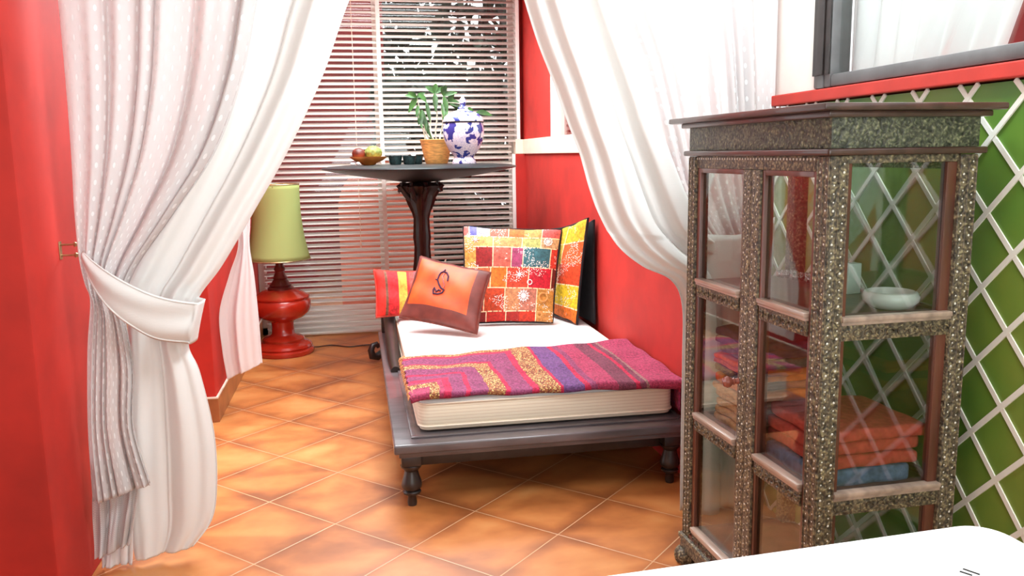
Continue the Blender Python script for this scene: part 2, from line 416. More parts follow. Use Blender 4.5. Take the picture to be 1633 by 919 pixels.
# lattice of white strips on the green half wall
mb = MB(); P_ = .184; Y0, Z0 = 1.70, 1.469
import itertools
def clipseg(sgn, k):
    # line z = Z0 + k*P + sgn*(y-Y0); keep inside y[-1.2,2.88], z[.02,1.503]
    ys = []
    for zz in (.0, 1.503):
        ys.append(Y0+(zz-Z0-k*P_)*sgn)
    a, b = sorted(ys); a = max(a, .2); b = min(b, 2.88)
    if b-a < .02: return None
    f = lambda y: Z0+k*P_+sgn*(y-Y0)
    return (a, f(a)), (b, f(b))
for sgn in (1, -1):
    for k in range(-16, 16):
        sg = clipseg(sgn, k)
        if not sg: continue
        (ya, za), (yb, zb) = sg
        L = math.hypot(yb-ya, zb-za); an = math.atan2(zb-za, yb-ya); dx = 1.4955 if sgn > 0 else 1.4935
        M = Matrix.Translation((dx, (ya+yb)/2, (za+zb)/2)) @ Matrix.Rotation(an, 4, 'X')
        mb.box((.001 if sgn > 0 else .0022, -L/2, -.0066), (.0045 if sgn > 0 else .0065, L/2, .0066), 0, 1, M)
tag(mb.build('wall_lattice', 'lattice_white', smooth=False), 'white diagonal lattice strips fixed on the green wall', 'lattice')

# ------------------------------------------------------------------ venetian blind
bl = thing('venetian_blind', (.28, 6.47, 0), 'cream white venetian blind covering the tall window at the back of the alcove', 'blind')
pitch_, n_ = .0425, 59
first = None
for i in range(n_):
    z = .055 + i*pitch_
    tilt = R(17 + 10*min(1, max(0, (z-.2)/1.4)))
    if z < .24: z = .034 + i*.044; tilt = R(36)
    right = 1.192 if z < 1.44 else 1.232
    key = z < 1.44
    mb = MB(); wd = .056
    def f(u, v, right=right):
        y = (v-.5)*wd; cr = .0015*(1-(2*v-1)**2)
        return Vector((lerp(-.70, right, u), y*cos(tilt)-cr*sin(tilt)+6.47, z+y*sin(tilt)+cr*cos(tilt)))
    mb.grid(f, 1, 4, uvs=False)
    o = mb.build('slat', 'slat_white', bl, solid=.0016)
mb = MB()
for x in (.21,):
    wt = .015
    mb.box((x-wt, 6.437, .03), (x+wt, 6.4385, 2.56))
mb.build('ladder_tape', 'slat_white', bl, smooth=False)
MB().box((-.71, 6.43, 2.54), (1.245, 6.50, 2.575), .004).build('head_rail', 'white_paint', bl, smooth=False)
MB().box((-.70, 6.448, .012), (1.192, 6.49, .030), .004).build('bottom_rail', 'slat_white', bl, smooth=False)
MB().tube([(.02, 6.43, 2.53), (.022, 6.43, .9), (.02, 6.43, .72)], .0022, 6).lathe([(.002, 0), (.008, .008), (.006, .04), (.002, .05)], (.02, 6.43, .67), 10).build('pull_cord', 'cream_paint', bl)
struct('trim_5', MB().box((1.197, 6.44, 0), (1.222, 6.56, 1.352), .003).box((1.236, 6.44, 1.462), (1.262, 6.56, 2.58), .003), 'white_paint')
struct('trim_6', MB().box((1.222, 6.442, 0), (1.30, 6.56, 1.352)), 'red_plaster')

# ------------------------------------------------------------------ outside, seen through the slats
struct('ground_outside', MB().box((-4, 6.9, -.12), (4.6, 12, -.06)), 'garden_ground')
struct('wall_garden', MB().box((-4, 9.2, -.06), (.35, 9.4, 3.2)), 'garden_red')
mb = MB()
arch = []
for k in range(21):
    a = pi*k/20; arch.append((.42*cos(a), .95+.42*sin(a)))
pts = [(.42, 0)]+arch+[(-.42, 0)]
fr = [mb.bm.verts.new((.26+x, 7.62, z-.06)) for x, z in pts]; bk = [mb.bm.verts.new((.26+x, 7.74, z-.06)) for x, z in pts]
mb.bm.faces.new(fr); mb.bm.faces.new(bk[::-1])
for k in range(len(pts)): mb.bm.faces.new((fr[k], bk[k], bk[(k+1) % len(pts)], fr[(k+1) % len(pts)]))
tag(mb.build('reflection_panel', 'reflection_pink', smooth=False), 'pink arched panel added behind the blind for the reflections on the slats', 'reflection_stand_in')  # added shape, stands in for pink reflections on the slats
def leafcloud(name, label, c, sz, n, seed, ls=.09):
    r = random.Random(seed); mb = MB()
    for _ in range(n):
        p = Vector((c[0]+(r.random()-.5)*sz[0], c[1]+(r.random()-.5)*sz[1], c[2]+(r.random()-.5)*sz[2]))
        M = Euler((r.random()*6, r.random()*6, r.random()*6)).to_matrix().to_4x4(); s_ = ls*(.6+r.random()*.8)
        v = [mb.bm.verts.new(p+(M @ Vector(q))*s_) for q in ((-1, 0, 0), (-.3, .38, .08), (.4, .32, .06), (1, 0, 0), (.4, -.32, .06), (-.3, -.38, .08))]
        mb.bm.faces.new(v)
    mb.tube([(c[0], c[1], -.06), (c[0]+.05, c[1], c[2]*.6), (c[0], c[1], c[2]+sz[2]*.3)], [.05, .04, .02], 7)
    return tag(mb.build(name, 'hedge_leaf', smooth=False), label, 'shrub')
leafcloud('garden_shrub', 'dark green shrub outside behind the right half of the blind', (1.25, 8.3, 1.0), (2.1, .7, 2.1), 2600, 3, .12)
leafcloud('garden_tree', 'dark leafy tree top outside, seen through the upper right slats', (1.5, 9.6, 2.7), (2.6, .6, 1.6), 1100, 5, .12)

# ------------------------------------------------------------------ curtains
def drape(name, mat, parent, rows, y0, folds, amp, nu=120, nv=110, seed=0, solid=.0015, ph=0.0, h2=.35, bulge=0, ampfn=None):
    # rows: (xl, zl, xr, zr) from the top down; a hanging sheet gathered into folds
    r = random.Random(seed); w1, w2, w3 = r.random()*6, r.random()*6, r.random()*6
    def f(u, v):
        xl, zl, xr, zr = spline(rows, v)
        wd = abs(xr-xl); A = amp*(ampfn(v) if ampfn else 1)
        t = u + .055*sin(2*pi*u*1.7+w1+v*1.4) + .025*sin(2*pi*u*4.1+w2+v)
        th = 2*pi*folds*t + ph
        fold = sin(th) + h2*sin(2*th+w3+1.5*v) + .25*sin(.47*th+w1) + .12*sin(3.3*th+4*v+w2)
        edge = min(1, u/.02)*min(1, (1-u)/.02)
        x = lerp(xl, xr, u) + .35*A*cos(th)*edge*min(1, wd/.3)
        z = lerp(zl, zr, u)
        return Vector((x, y0 + A*fold - bulge*sin(pi*u)*(1 if bulge else 0) + .006*sin(9*v+7*u), z))
    mb = MB().grid(f, nu, nv)
    return mb.build(name, mat, parent, solid=solid, angle=0)

cl = thing('curtain', (-.72, 2.83, 0), 'white double curtain tied back on the left, dotted sheer over plain satin', 'curtain')
satL = [(-.10, 2.60, .32, 2.60), (-.20, 2.30, .22, 2.30), (-.29, 2.05, .11, 2.05), (-0.352, 1.836, 0.002, 1.842), (-0.414, 1.609, -0.091, 1.609), (-0.515, 1.377, -0.212, 1.373), (-0.624, 1.183, -0.326, 1.185), (-0.722, 1.006, -0.441, 1.005), (-0.757, 0.926, -0.527, 0.891), (-0.746, 0.824, -0.566, 0.752), (-0.765, 0.657, -0.536, 0.644), (-0.80, 0.446, -0.505, 0.427), (-0.81, 0.251, -0.510, 0.234), (-0.80, 0.11, -0.535, 0.125), (-0.79, 0.014, -0.600, 0.040)]
sheerL = [(-.845, 2.60, -.05, 2.60), (-.845, 2.30, -.13, 2.30), (-.843, 2.05, -.21, 2.05), (-0.841, 1.823, -0.274, 1.832), (-0.84, 1.605, -0.329, 1.606), (-0.842, 1.382, -0.425, 1.376), (-0.847, 1.191, -0.561, 1.183), (-0.848, 1.054, -0.69, 1.009), (-0.841, 0.975, -0.735, 0.89), (-0.833, 0.915, -0.731, 0.809), (-0.857, 0.755, -0.722, 0.685), (-0.878, 0.509, -0.735, 0.498), (-0.885, 0.254, -0.698, 0.306)]
def af_s(v): return lerp(1.0, .55, min(1, v/.55)) if v < .62 else lerp(.55, .42, min(1, (v-.62)/.3))
drape('satin_panel', 'satin_cream', cl, satL, 2.852, 1.9, .034, seed=2, ampfn=af_s, ph=2.2)
drape('sheer_panel', 'sheer_dotted', cl, sheerL, 2.775, 6.2, .015, nu=200, nv=130, seed=4, ampfn=lambda v: 1.0)
hemL = [(-0.880, 0.40, -0.735, 0.40), (-0.886, 0.285, -0.743, 0.272), (-.892, .16, -.765, .17), (-0.897, 0.055, -0.785, 0.095)]
drape('under_hem', 'sheer_dotted', cl, hemL, 2.80, 3.5, .012, nu=60, nv=30, seed=9)
hem2 = [(-0.88, 0.3, -0.765, 0.3), (-0.88, 0.14, -0.775, 0.14), (-0.884, 0.012, -0.790, 0.012)]
drape('lining', 'cotton_white', cl, hem2, 2.825, 2.5, .010, nu=40, nv=20, seed=10)
bt = [(-0.832, 1.074, -0.838, 1.063), (-0.774, 1.032, -0.800, 0.975), (-0.706, 0.985, -0.753, 0.901), (-0.637, 0.943, -0.695, 0.839), (-0.574, 0.916, -0.634, 0.79), (-0.512, 0.898, -0.546, 0.765)]
def band(u, v):   # u along the band, v across; front run bellies towards the room then turns round the edge
    if u < .8:
        t = u/.8; xt, zt, xb, zb = spline(bt, t)
        y = 2.775 - .078*sin(pi*min(1, t*1.05)**.8)*.9 - .012*sin(pi*v) + .006*sin(v*9+t*5)*t
        return Vector((lerp(xt, xb, v), y, lerp(zt, zb, v)))
    t = (u-.8)/.2; xt, zt, xb, zb = spline(bt, 1.0)
    a = pi*t
    return Vector((lerp(xt, xb, v)+.035*sin(a)*.35-.20*max(0, t-.5)*2, 2.775+.14*(1-cos(a))/2-.012*sin(pi*v), lerp(zt, zb, v)+.10*max(0, t-.5)))
MB().grid(band, 80, 14).build('tieback', 'satin_cream', cl, solid=.004, angle=0)
def seamline(v):
    pts = []
    for k in range(41):
        p = band(k/50, v); pts.append(p + Vector((0, -.003, 0)))
    return pts
MB().tube(seamline(.03), .0022, 6).tube(seamline(.96), .0028, 6).build('tieback_piping', 'satin_cream', cl)
hk = thing('curtain_hook', (-.895, 2.80, 1.07), 'small brass double hook on the red wall holding the left tieback', 'hook')
mb = MB()
for z in (1.095, 1.062):
    mb.lathe([(.0, 0), (.007, .002), (.008, .007), (.005, .012), (.0, .014)], (-.866, 2.79, z), 12, Matrix.Rotation(R(90), 4, 'Y'))
    mb.tube([(-.905, 2.79, z), (-.86, 2.79, z)], .003, 8)
mb.box((-.906, 2.78, 1.05), (-.902, 2.80, 1.105), .001)
mb.build('hook', 'brass', hk)

cr_ = thing('curtain', (1.2, 2.87, 0), 'white double curtain drawn back to the right behind the display cabinet', 'curtain')
satR = [(.36, 2.60, .66, 2.60), (.44, 2.30, .72, 2.30), (.51, 2.08, .78, 2.08), (0.578, 1.852, 0.87, 1.857), (0.623, 1.712, 0.926, 1.715), (0.676, 1.58, 0.983, 1.569), (0.725, 1.444, 1.037, 1.42), (0.762, 1.349, 1.089, 1.29), (0.796, 1.23, 1.149, 1.157), (0.834, 1.132, 1.198, 1.066), (0.898, 1.026, 1.279, 1.008), (0.992, 0.949, 1.33, 0.973), (1.10, 0.894, 1.36, 0.92), (1.145, .80, 1.35, .82), (1.15, .60, 1.37, .6), (1.150, .35, 1.40, .35), (1.15, .012, 1.42, .012)]
drape('satin_panel', 'satin_cream', cr_, satR, 2.80, 1.7, .030, seed=21, nv=160, ph=1.0, ampfn=lambda v: 1.0 if v < .6 else .8)
sheerR = [(.62, 2.60, 1.488, 2.60), (.69, 2.30, 1.488, 2.30), (.75, 2.08, 1.488, 2.08), (0.806, 1.862, 1.488, 1.873), (0.91, 1.656, 1.488, 1.658), (.99, 1.443, 1.488, 1.438), (1.063, 1.245, 1.488, 1.236), (1.156, 1.109, 1.485, 1.1), (1.25, 0.992, 1.478, 0.986), (1.27, .85, 1.46, .86), (1.24, .6, 1.478, .6), (1.22, .3, 1.486, .3), (1.22, .012, 1.488, .012)]
drape('sheer_panel', 'sheer_dotted', cr_, sheerR, 2.858, 8.5, .012, nu=200, nv=130, seed=24)
MB().grid(lambda u, v: Vector((lerp(1.19, 1.49, u), 2.83-.10*sin(pi*u), lerp(1.06, .88, v)+.05*u-.02*sin(pi*u))), 40, 8).build('tieback', 'satin_cream', cr_, solid=.004, angle=0)
MB().tube([(-.88, 2.83, 2.61), (1.49, 2.83, 2.61)], .016, 12).build('curtain_rod', 'dark_wood', None)
tag(bpy.data.objects['curtain_rod'], 'dark wooden rod carrying the two curtains across the opening', 'rod')

# narrow white curtain tail on the stub of wall behind the left curtain
ct = thing('curtain_tail', (-.65, 4.6, .2), 'plain white curtain end hanging by the red wall corner left of the lamp', 'curtain')
tl = [(-.62, 2.55, -.50, 2.55), (-.63, 1.8, -.52, 1.8), (-.63, 1.1, -.55, 1.1), (-0.622, 0.90, -0.565, 0.90), (-0.679, 0.737, -0.552, 0.732), (-0.742, 0.539, -0.545, 0.528), (-0.742, 0.333, -0.541, 0.322), (-0.726, 0.17, -0.539, 0.252)]
drape('hanging_cloth', 'cotton_white', ct, tl, 4.60, 1.4, .02, nu=40, nv=60, seed=31)

# curtains in the room beyond the interior glazing
cb = thing('curtain', (1.62, 1.9, 1.6), 'white curtain hanging behind the interior glass at the upper right', 'curtain')
def fb(u, v):
    z = lerp(2.52, 1.0, v); y = lerp(2.62, 1.92-.42*(z-1.6), u)
    return Vector((1.63+.02*sin(2*pi*7*u+.6*sin(5*u))+.008*sin(31*u+3*v), y, z))
MB().grid(fb, 140, 30).build('voile_panel', 'voile_white', cb, solid=.0015, angle=0)

# ------------------------------------------------------------------ daybed
db = thing('daybed', (.70, 4.15, 0), 'low dark wooden daybed with turned legs along the red wall', 'daybed')
mb = MB()
mb.box((.10, 3.085, .225), (1.285, 5.25, .262), .008, 3)
mb.box((.118, 3.10, .205), (1.268, 5.235, .228), .006, 2)
mb.build('platform', 'grey_wood', db)
mb = MB()
for a, b in (((.170, 3.155, .262), (1.270, 3.175, .270)), ((.170, 3.175, .262), (.188, 5.2, .270)), ((1.268, 3.175, .262), (1.284, 5.2, .270))): mb.box(a, b, .003)
mb.box((.188, 3.175, .262), (1.268, 5.2, .266))
mb.build('tray_moulding', 'grey_wood', db)
legp = [(.0, 0), (.017, .0), (.019, .012), (.016, .035), (.019, .042), (.034, .050), (.036, .058), (.028, .064), (.038, .074), (.041, .085), (.038, .10), (.030, .125), (.026, .142), (.034, .152), (.040, .158), (.041, .165), (.030, .172), (.0, .172)]
for (x, y) in ((.165, 3.14), (1.225, 3.14), (.165, 5.17), (1.225, 5.17)):
    MB().lathe(legp, (x, y, 0), 24).box((x-.038, y-.038, .168), (x+.038, y+.038, .207), .004).build('leg', 'dark_wood', db)
mb = MB().box((.16, 3.16, .150), (1.225, 3.19, .206), .004).box((.16, 5.14, .150), (1.225, 5.165, .206), .004).box((.155, 3.19, .150), (.175, 5.14, .206)).box((1.215, 3.19, .150), (1.235, 5.14, .206))
mb.build('apron', 'dark_wood', db)
# headboard with scrolled arms
mb = MB().box((.12, 5.185, .262), (1.275, 5.22, .40), .006).tube([(.115, 5.20, .415), (1.28, 5.20, .415)], .034, 16)
mb.build('headboard', 'dark_wood', db)
for x in (.165, 1.272):
    rx = .034 if x < 1 else .012
    pts = [(x-.005, 4.20, .268), (x-.004, 4.4, .285), (x-.003, 4.62, .325), (x-.002, 4.85, .375), (x, 5.05, .405), (x, 5.18, .41)]
    MB().tube(pts, [rx*.7, rx, rx*1.05, rx, rx*1.1, rx*1.15], 16, 1.0).build('scroll_arm', 'dark_wood', db)

# mattress
def rbox(mb, x0, x1, y0, y1, z0, z1, r, rc):
    mb.box((x0, y0, z0), (x1, y1, z1), r, 5)
mt = thing('mattress', (.735, 4.1, .268), 'flat white mattress with cream side band lying on the daybed', 'mattress')
def rr_outline(x0, x1, y0, y1, rc, n=8):
    P = []
    for cx, cy, a0 in ((x1-rc, y1-rc, 0), (x0+rc, y1-rc, pi/2), (x0+rc, y0+rc, pi), (x1-rc, y0+rc, 3*pi/2)):
        for k in range(n+1): P.append((cx+rc*cos(a0+pi/2*k/n), cy+rc*sin(a0+pi/2*k/n)))
    return P
def slab(mb, x0, x1, y0, y1, rc, prof, n=8):
    # prof: list of (inset, z)
    rings = []
    for ins, z in prof:
        P = rr_outline(x0+ins, x1-ins, y0+ins, y1-ins, max(rc-ins, .004), n)
        rings.append([mb.bm.verts.new((px, py, z)) for px, py in P])
    m = len(rings[0])
    for A, B in zip(rings, rings[1:]):
        for k in range(m): mb.bm.faces.new((A[k], A[(k+1) % m], B[(k+1) % m], B[k]))
    f0 = mb.bm.faces.new(rings[0][::-1]); f1 = mb.bm.faces.new(rings[-1]); return f0, f1
mb = MB(); slab(mb, .205, 1.262, 3.20, 5.155, .045, [(.03, .270), (.006, .276), (.0, .290), (0, .378), (.004, .386)])
mb.build('side_band', 'mattress_ticking', mt)
mb = MB(); slab(mb, .205, 1.262, 3.20, 5.155, .045, [(.004, .386), (.006, .392), (.016, .399), (.035, .402)])
mb.build('top_panel', 'mattress_white', mt)
mb = MB()
for z in (.292, .384):
    P = [(px, py, z) for px, py in rr_outline(.204, 1.263, 3.199, 5.156, .046, 8)]
    mb.tube(P+[P[0]], .004, 6)
mb.build('piping', 'cream_paint', mt)

# woven shawl folded over the foot of the mattress
def srgb(*c): return tuple(((q/255)/12.92 if q/255 <= .04045 else (((q/255)+.055)/1.055)**2.4) for q in c)
PK, PU, GO, BL, BR, RD, BG = srgb(168, 58, 92), srgb(140, 62, 100), srgb(165, 105, 65), srgb(110, 70, 125), srgb(118, 58, 78), srgb(190, 35, 75), srgb(150, 110, 105)
STR = [(0, PK), (.12, GO), (.2, PK), (.24, RD), (.30, PU), (.42, RD), (.46, PU), (.60, GO), (.74, RD), (.78, PU), (.96, RD), (1.02, GO), (1.2, RD), (1.23, BL), (1.42, RD), (1.47, PU), (1.53, PK), (1.72, BR), (1.88, RD), (1.92, BR), (1.97, BG), (1.995, PK), (2.4, PK)]
def stripe(s):
    c = STR[0][1]
    for p, q in STR:
        if s >= p: c = q
    return c
def shawl_col(u, v):
    X = lerp(.175, 1.285, u); Yv = lerp(3.19, 3.93, v)
    tx = (X-.20)/.47; ty = (Yv-3.30)/.60*1.12
    j = .012*sin(9*u+7*v)+.008*sin(23*v+5*u)
    s = max(tx, ty)+j if tx < 1.05 else tx+j
    c = stripe(s); k = .62+.45*rnd.random()
    if c is GO and rnd.random() < .4: c = srgb(225, 200, 130) if rnd.random() < .5 else srgb(110, 40, 50)
    return tuple(min(1, q*k) for q in c)
def shawl(u, v):
    x = lerp(.175, 1.289, u); yb = lerp(3.87, 3.95, u)
    bumpz = .006*sin(11*u+3*v)+.005*sin(23*v+5*u)+.004*sin(31*u-9*v)
    if v > .12:
        t = (v-.12)/.88; y = lerp(3.185+.02*sin(5*u), yb, t); z = .424+bumpz*.7
        if t > .95: z -= .012*(t-.95)/.05
    else:
        t = v/.12; a = pi*(1-t)
        y = 3.185+.02*sin(5*u)-.010*sin(a); z = .424+bumpz*.7-.009*(1-cos(a))-.0*t
    if u < .03: z -= .004*(.03-u)/.03; x += .004*sin(60*v)
    return Vector((x, y, z))
sh = thing('shawl', (.73, 3.5, .40), 'folded woven shawl in magenta, purple and gold stripes across the mattress', 'shawl')
MB().grid(shawl, 260, 150, col=shawl_col).build('woven_cloth', 'woven', sh, solid=.014, angle=0)
def hang(u, v):   # end falling over the wall side of the mattress at the foot
    return Vector((1.276+.012*sin(pi*u), lerp(3.17, 3.80, u), lerp(.425, .292, v)-.02*sin(3*u)*v)) + Vector((.006*sin(12*u)*v, 0, 0))
MB().grid(hang, 40, 10, col=lambda u, v: tuple(q*(.7+.5*rnd.random()) for q in PK)).build('hanging_end', 'woven', sh, solid=.006, angle=0)
mb = MB()
for k in range(46):
    y = 3.20+.66*k/45; x = .178+.005*sin(k*3.1)
    mb.tube([(x+.01, y, .424), (x-.006, y+.004*sin(k*2), .418), (x-.012, y+.006*sin(k*5), .404)], [.0035, .003, .0015], 5)
mb.cl = None
mb.build('fringe', 'brass' if False else 'towel_cream', sh)

# ------------------------------------------------------------------ cushions
def cushion(name, label, tl_, tr_, br_, bl_, th, front, back, col=None, n=72, pinch=.05, frontname='front_cover', border=None):
    tl_, tr_, br_, bl_ = map(Vector, (tl_, tr_, br_, bl_))
    c0 = (tl_+tr_+br_+bl_)/4; U = (tr_+br_-tl_-bl_).normalized(); Vd = (tl_+tr_-bl_-br_).normalized(); N = U.cross(Vd).normalized()
    root = thing(name, (c0.x, c0.y, min(q.z for q in (tl_, tr_, br_, bl_))), label, 'cushion')
    def base(u, v):
        # sides draw in slightly between the corners
        uu_ = u + pinch*(u-.5)*-4*v*(1-v); vv = v + pinch*(v-.5)*-4*u*(1-u)
        return tl_*(1-uu_)*(1-vv)+tr_*uu_*(1-vv)+br_*uu_*vv+bl_*(1-uu_)*vv
    def h(u, v): return th*(max(0, 1-abs(2*u-1)**2.6)**.55)*(max(0, 1-abs(2*v-1)**2.6)**.55)+.004
    wr = lambda u, v: .003*sin(17*u+3*v)+.003*sin(13*v-5*u)
    F = lambda u, v: base(u, v)+N*(h(u, v)+wr(u, v))
    B = lambda u, v: base(u, v)-N*h(u, v)*.8
    MB().grid(F, n, n, col=col).build(frontname, front, root, angle=0)
    MB().grid(B, 20, 20).build('back_cover', back, root, angle=0)
    mb = MB(); P = [base(u, 0) for u in [k/14 for k in range(14)]]+[base(1, k/14) for k in range(14)]+[base(1-k/14, 1) for k in range(14)]+[base(0, 1-k/14) for k in range(15)]
    mb.tube(P, .007, 6); mb.build('edge_seam', back, root)
    return root, F, N, base
CR = srgb(250, 225, 180)
rows1 = [
 (0, .10, [(0, srgb(225, 120, 110)), (.05, srgb(110, 110, 200)), (.14, srgb(190, 190, 200)), (.26, srgb(225, 105, 80)), (.46, srgb(235, 120, 50)), (.62, srgb(235, 170, 90)), (.80, srgb(225, 100, 95))]),
 (.10, .22, [(0, srgb(240, 190, 110)), (.30, srgb(235, 175, 105)), (.6, srgb(190, 195, 110)), (.80, srgb(220, 180, 130))]),
 (.22, .44, [(0, srgb(235, 170, 75)), (.12, srgb(165, 25, 25)), (.30, srgb(230, 110, 90)), (.50, srgb(185, 75, 120)), (.63, srgb(55, 115, 125)), (.92, srgb(215, 60, 40))]),
 (.44, .66, [(0, srgb(215, 110, 60)), (.28, srgb(240, 125, 25)), (.46, srgb(225, 70, 35)), (.70, srgb(215, 25, 50)), (.95, srgb(120, 40, 30))]),
 (.66, .90, [(0, srgb(200, 60, 30)), (.22, srgb(220, 75, 30)), (.45, srgb(225, 150, 100)), (.62, srgb(205, 130, 105)), (.80, srgb(215, 155, 70))]),
 (.90, 1.01, [(0, srgb(150, 30, 25)), (.25, srgb(215, 45, 30)), (.47, srgb(185, 40, 30)), (.62, srgb(220, 60, 30)), (.80, srgb(215, 150, 75))])]
rows2 = [
 (0, .20, [(0, srgb(235, 190, 50)), (.55, srgb(245, 195, 45))]), (.20, .42, [(0, srgb(220, 195, 80)), (.55, srgb(235, 100, 35))]),
 (.42, .64, [(0, srgb(230, 95, 30)), (.5, srgb(230, 75, 25))]), (.64, .86, [(0, srgb(150, 120, 60)), (.42, srgb(245, 205, 30))]), (.86, 1.01, [(0, srgb(200, 50, 30)), (.42, srgb(240, 120, 25))])]
def patch(rows):
    def col(u, v):
        for a, b, cells in rows:
            if a <= v < b:
                if v-a < .010 and a > 0 and rnd.random() < .8: return CR
                c = cells[0][1]
                for p, q in cells:
                    if u >= p:
                        c = q
                        if u-p < .010 and p > 0: return CR
                k = .68+.26*rnd.random()
                return tuple(min(1, q*k) for q in c)
        return CR
    return col
cushion('cushion', 'black back side of the patchwork cushion, added as a separate piece by the red wall', (1.235, 4.90, .88), (1.280, 4.46, .985), (1.280, 4.44, .41), (1.20, 4.90, .41), .012, 'black_cloth', 'black_cloth')  # added piece, shows the black back of the patchwork cushion
cushion('cushion', 'tall yellow and orange patchwork cushion leaning at the right end, beside the red wall', (1.145, 4.90, .90), (1.235, 4.42, 1.0), (1.18, 4.45, .41), (1.04, 4.90, .41), .026, 'patchwork', 'black_cloth', patch(rows2), 80)
rootp, F, N, base = cushion('cushion', 'largest square patchwork cushion, red, teal and orange, in the middle of the daybed', (.600, 4.80, .945), (1.155, 4.70, .915), (1.050, 4.50, .415), (.560, 4.60, .415), .055, 'patchwork', 'black_cloth', patch(rows1), 96, .03)
def star(mb, F, N, u, v, r, n=8):
    for k in range(n):
        a = 2*pi*k/n; mb.tube([F(u, v)+N*.003, F(u+r*cos(a), v+r*sin(a))+N*.003], [.0035, .0018], 5)
def ring(mb, F, N, u, v, r, w_=.0028):
    mb.tube([F(u+r*cos(2*pi*k/16), v+r*sin(2*pi*k/16))+N*.003 for k in range(17)], w_, 5)
for cu, cv, cr0, cn, rr0 in ((.60, .52, .045, 8, 0), (.66, .745, .07, 12, .05), (.72, .60, 0, 0, .025), (.88, .15, .05, 10, .04), (.12, .15, .04, 7, 0)):
    mb = MB()
    if cn: star(mb, F, N, cu, cv, cr0, cn)
    if rr0: ring(mb, F, N, cu, cv, rr0)
    mb.build('embroidered_flower', 'white_ceramic', rootp)
for cu, cv, rr0 in ((.88, .75, .045), (.85, .93, .025)):
    mb = MB(); ring(mb, F, N, cu, cv, rr0, .0055); mb.build('appliqued_ring', 'basket_tan', rootp)
sts = [(0, (255, 60, 50)), (.16, (130, 90, 70)), (.22, (225, 50, 55)), (.42, (250, 190, 80)), (.58, (225, 60, 60)), (.64, (235, 90, 80)), (.72, (160, 95, 100)), (1.1, (160, 95, 100))]
def stcol(u, v):
    c = sts[0][1]
    for p, q in sts:
        if u >= p: c = q
    return srgb(*c)
cushion('cushion', 'small red, yellow and brown striped cushion at the left end of the daybed', (.085, 4.95, .69), (.40, 4.97, .67), (.40, 4.84, .43), (.085, 4.84, .43), .055, 'striped_cloth', 'towel_red', stcol, 60, .06)
def orcol(u, v):
    if .055 < u < .86 and .035 < v < .80:
        return srgb(250, lerp(150, 95, v)+10*(u < .6), 50) if False else srgb(238, 84, 20)
    return srgb(112, 48, 38)
root, F, N, base = cushion('cushion', 'orange cushion with brown border and dark embroidered motif, leaning in front of the others', (.345, 4.74, .785), (.700, 4.47, .715), (.590, 4.27, .425), (.205, 4.52, .485), .052, 'orange_silk', 'brown_cloth', orcol, 80, .05)
mot = [(548, 385), (560, 330), (545, 290), (510, 280), (480, 298), (458, 335), (442, 378), (452, 425), (470, 462), (500, 482), (478, 512), (430, 530), (384, 527), (386, 488), (400, 462), (418, 505), (445, 485), (462, 495)]
def muv(px, py):
    dx, dy = px-265, py-110; U = (600, 115); V = (-170, 495); D = U[0]*V[1]-U[1]*V[0]
    a = (dx*V[1]-dy*V[0])/D; b = (U[0]*dy-U[1]*dx)/D
    return .055+.805*a, .035+.765*b
P = [F(*muv(*q))+N*.003 for q in mot]
MB().tube(P, .0048, 6).tube([F(*muv(512, 280))+N*.003, F(*muv(530, 252))+N*.004], .004, 6).tube([F(*muv(440, 378))+N*.003, F(*muv(420, 372))+N*.003], .003, 6).build('embroidered_motif', 'towel_purple', root)
MB().tube([F(*muv(520, 300))+N*.002, F(*muv(500, 340))+N*.002, F(*muv(500, 390))+N*.002, F(*muv(510, 430))+N*.002, F(*muv(500, 460))+N*.002], .003, 6).build('sequin_line', 'silver', root)

# ------------------------------------------------------------------ tall round pedestal table behind the daybed
TX, TY = .43, 5.73
tb = thing('pedestal_table', (TX, TY, 0), 'tall round dark table with carved pedestal standing behind the daybed', 'table')
MB().lathe([(.0, 1.175), (.12, 1.177), (.20, 1.190), (.40, 1.218), (.56, 1.246), (.64, 1.264), (.652, 1.270), (.648, 1.276), (.60, 1.286), (.50, 1.293), (.0, 1.294)], (TX, TY, 0), 72).build('tabletop', 'black_lacquer', tb)
def petal(a, z): return 1+.12*cos(8*a)+.05*cos(16*a)
mb = MB().lathe([(.0, .30), (.075, .30), (.08, .36), (.05, .42), (.045, .50), (.058, .58), (.050, .66), (.046, .74), (.052, .80), (.048, .86), (.046, .93), (.055, .97), (.075, 1.02), (.088, 1.06), (.085, 1.09), (.12, 1.12), (.14, 1.15), (.12, 1.165), (.0, 1.18)], (TX, TY, 0), 64, mod=petal)
mb.build('column', 'dark_wood', tb)
for k in range(8):
    a = 2*pi*k/8+.2; d = Vector((cos(a), sin(a), 0)); c = Vector((TX, TY, 0))
    MB().tube([c+d*.05+Vector((0, 0, 1.03)), c+d*.10+Vector((0, 0, 1.09)), c+d*.14+Vector((0, 0, 1.15)), c+d*.125+Vector((0, 0, 1.175)), c+d*.14+Vector((0, 0, 1.125)), c+d*.155+Vector((0, 0, 1.11))], [.014, .02, .018, .014, .016, .006], 8).build('carved_leaf', 'dark_wood', tb)
for k in range(3):
    a = R(212)+2*pi*k/3; d = Vector((cos(a), sin(a), 0)); c = Vector((TX, TY, 0))
    pr = [(.03, .36), (.10, .33), (.19, .24), (.27, .13), (.33, .065), (.40, .035), (.435, .045), (.445, .085), (.43, .115), (.40, .12), (.385, .10)]
    MB().tube([c+d*x+Vector((0, 0, z)) for x, z in pr], [.03, .035, .033, .028, .026, .027, .026, .022, .02, .018, .014], 12).build('scroll_foot', 'dark_wood', tb)

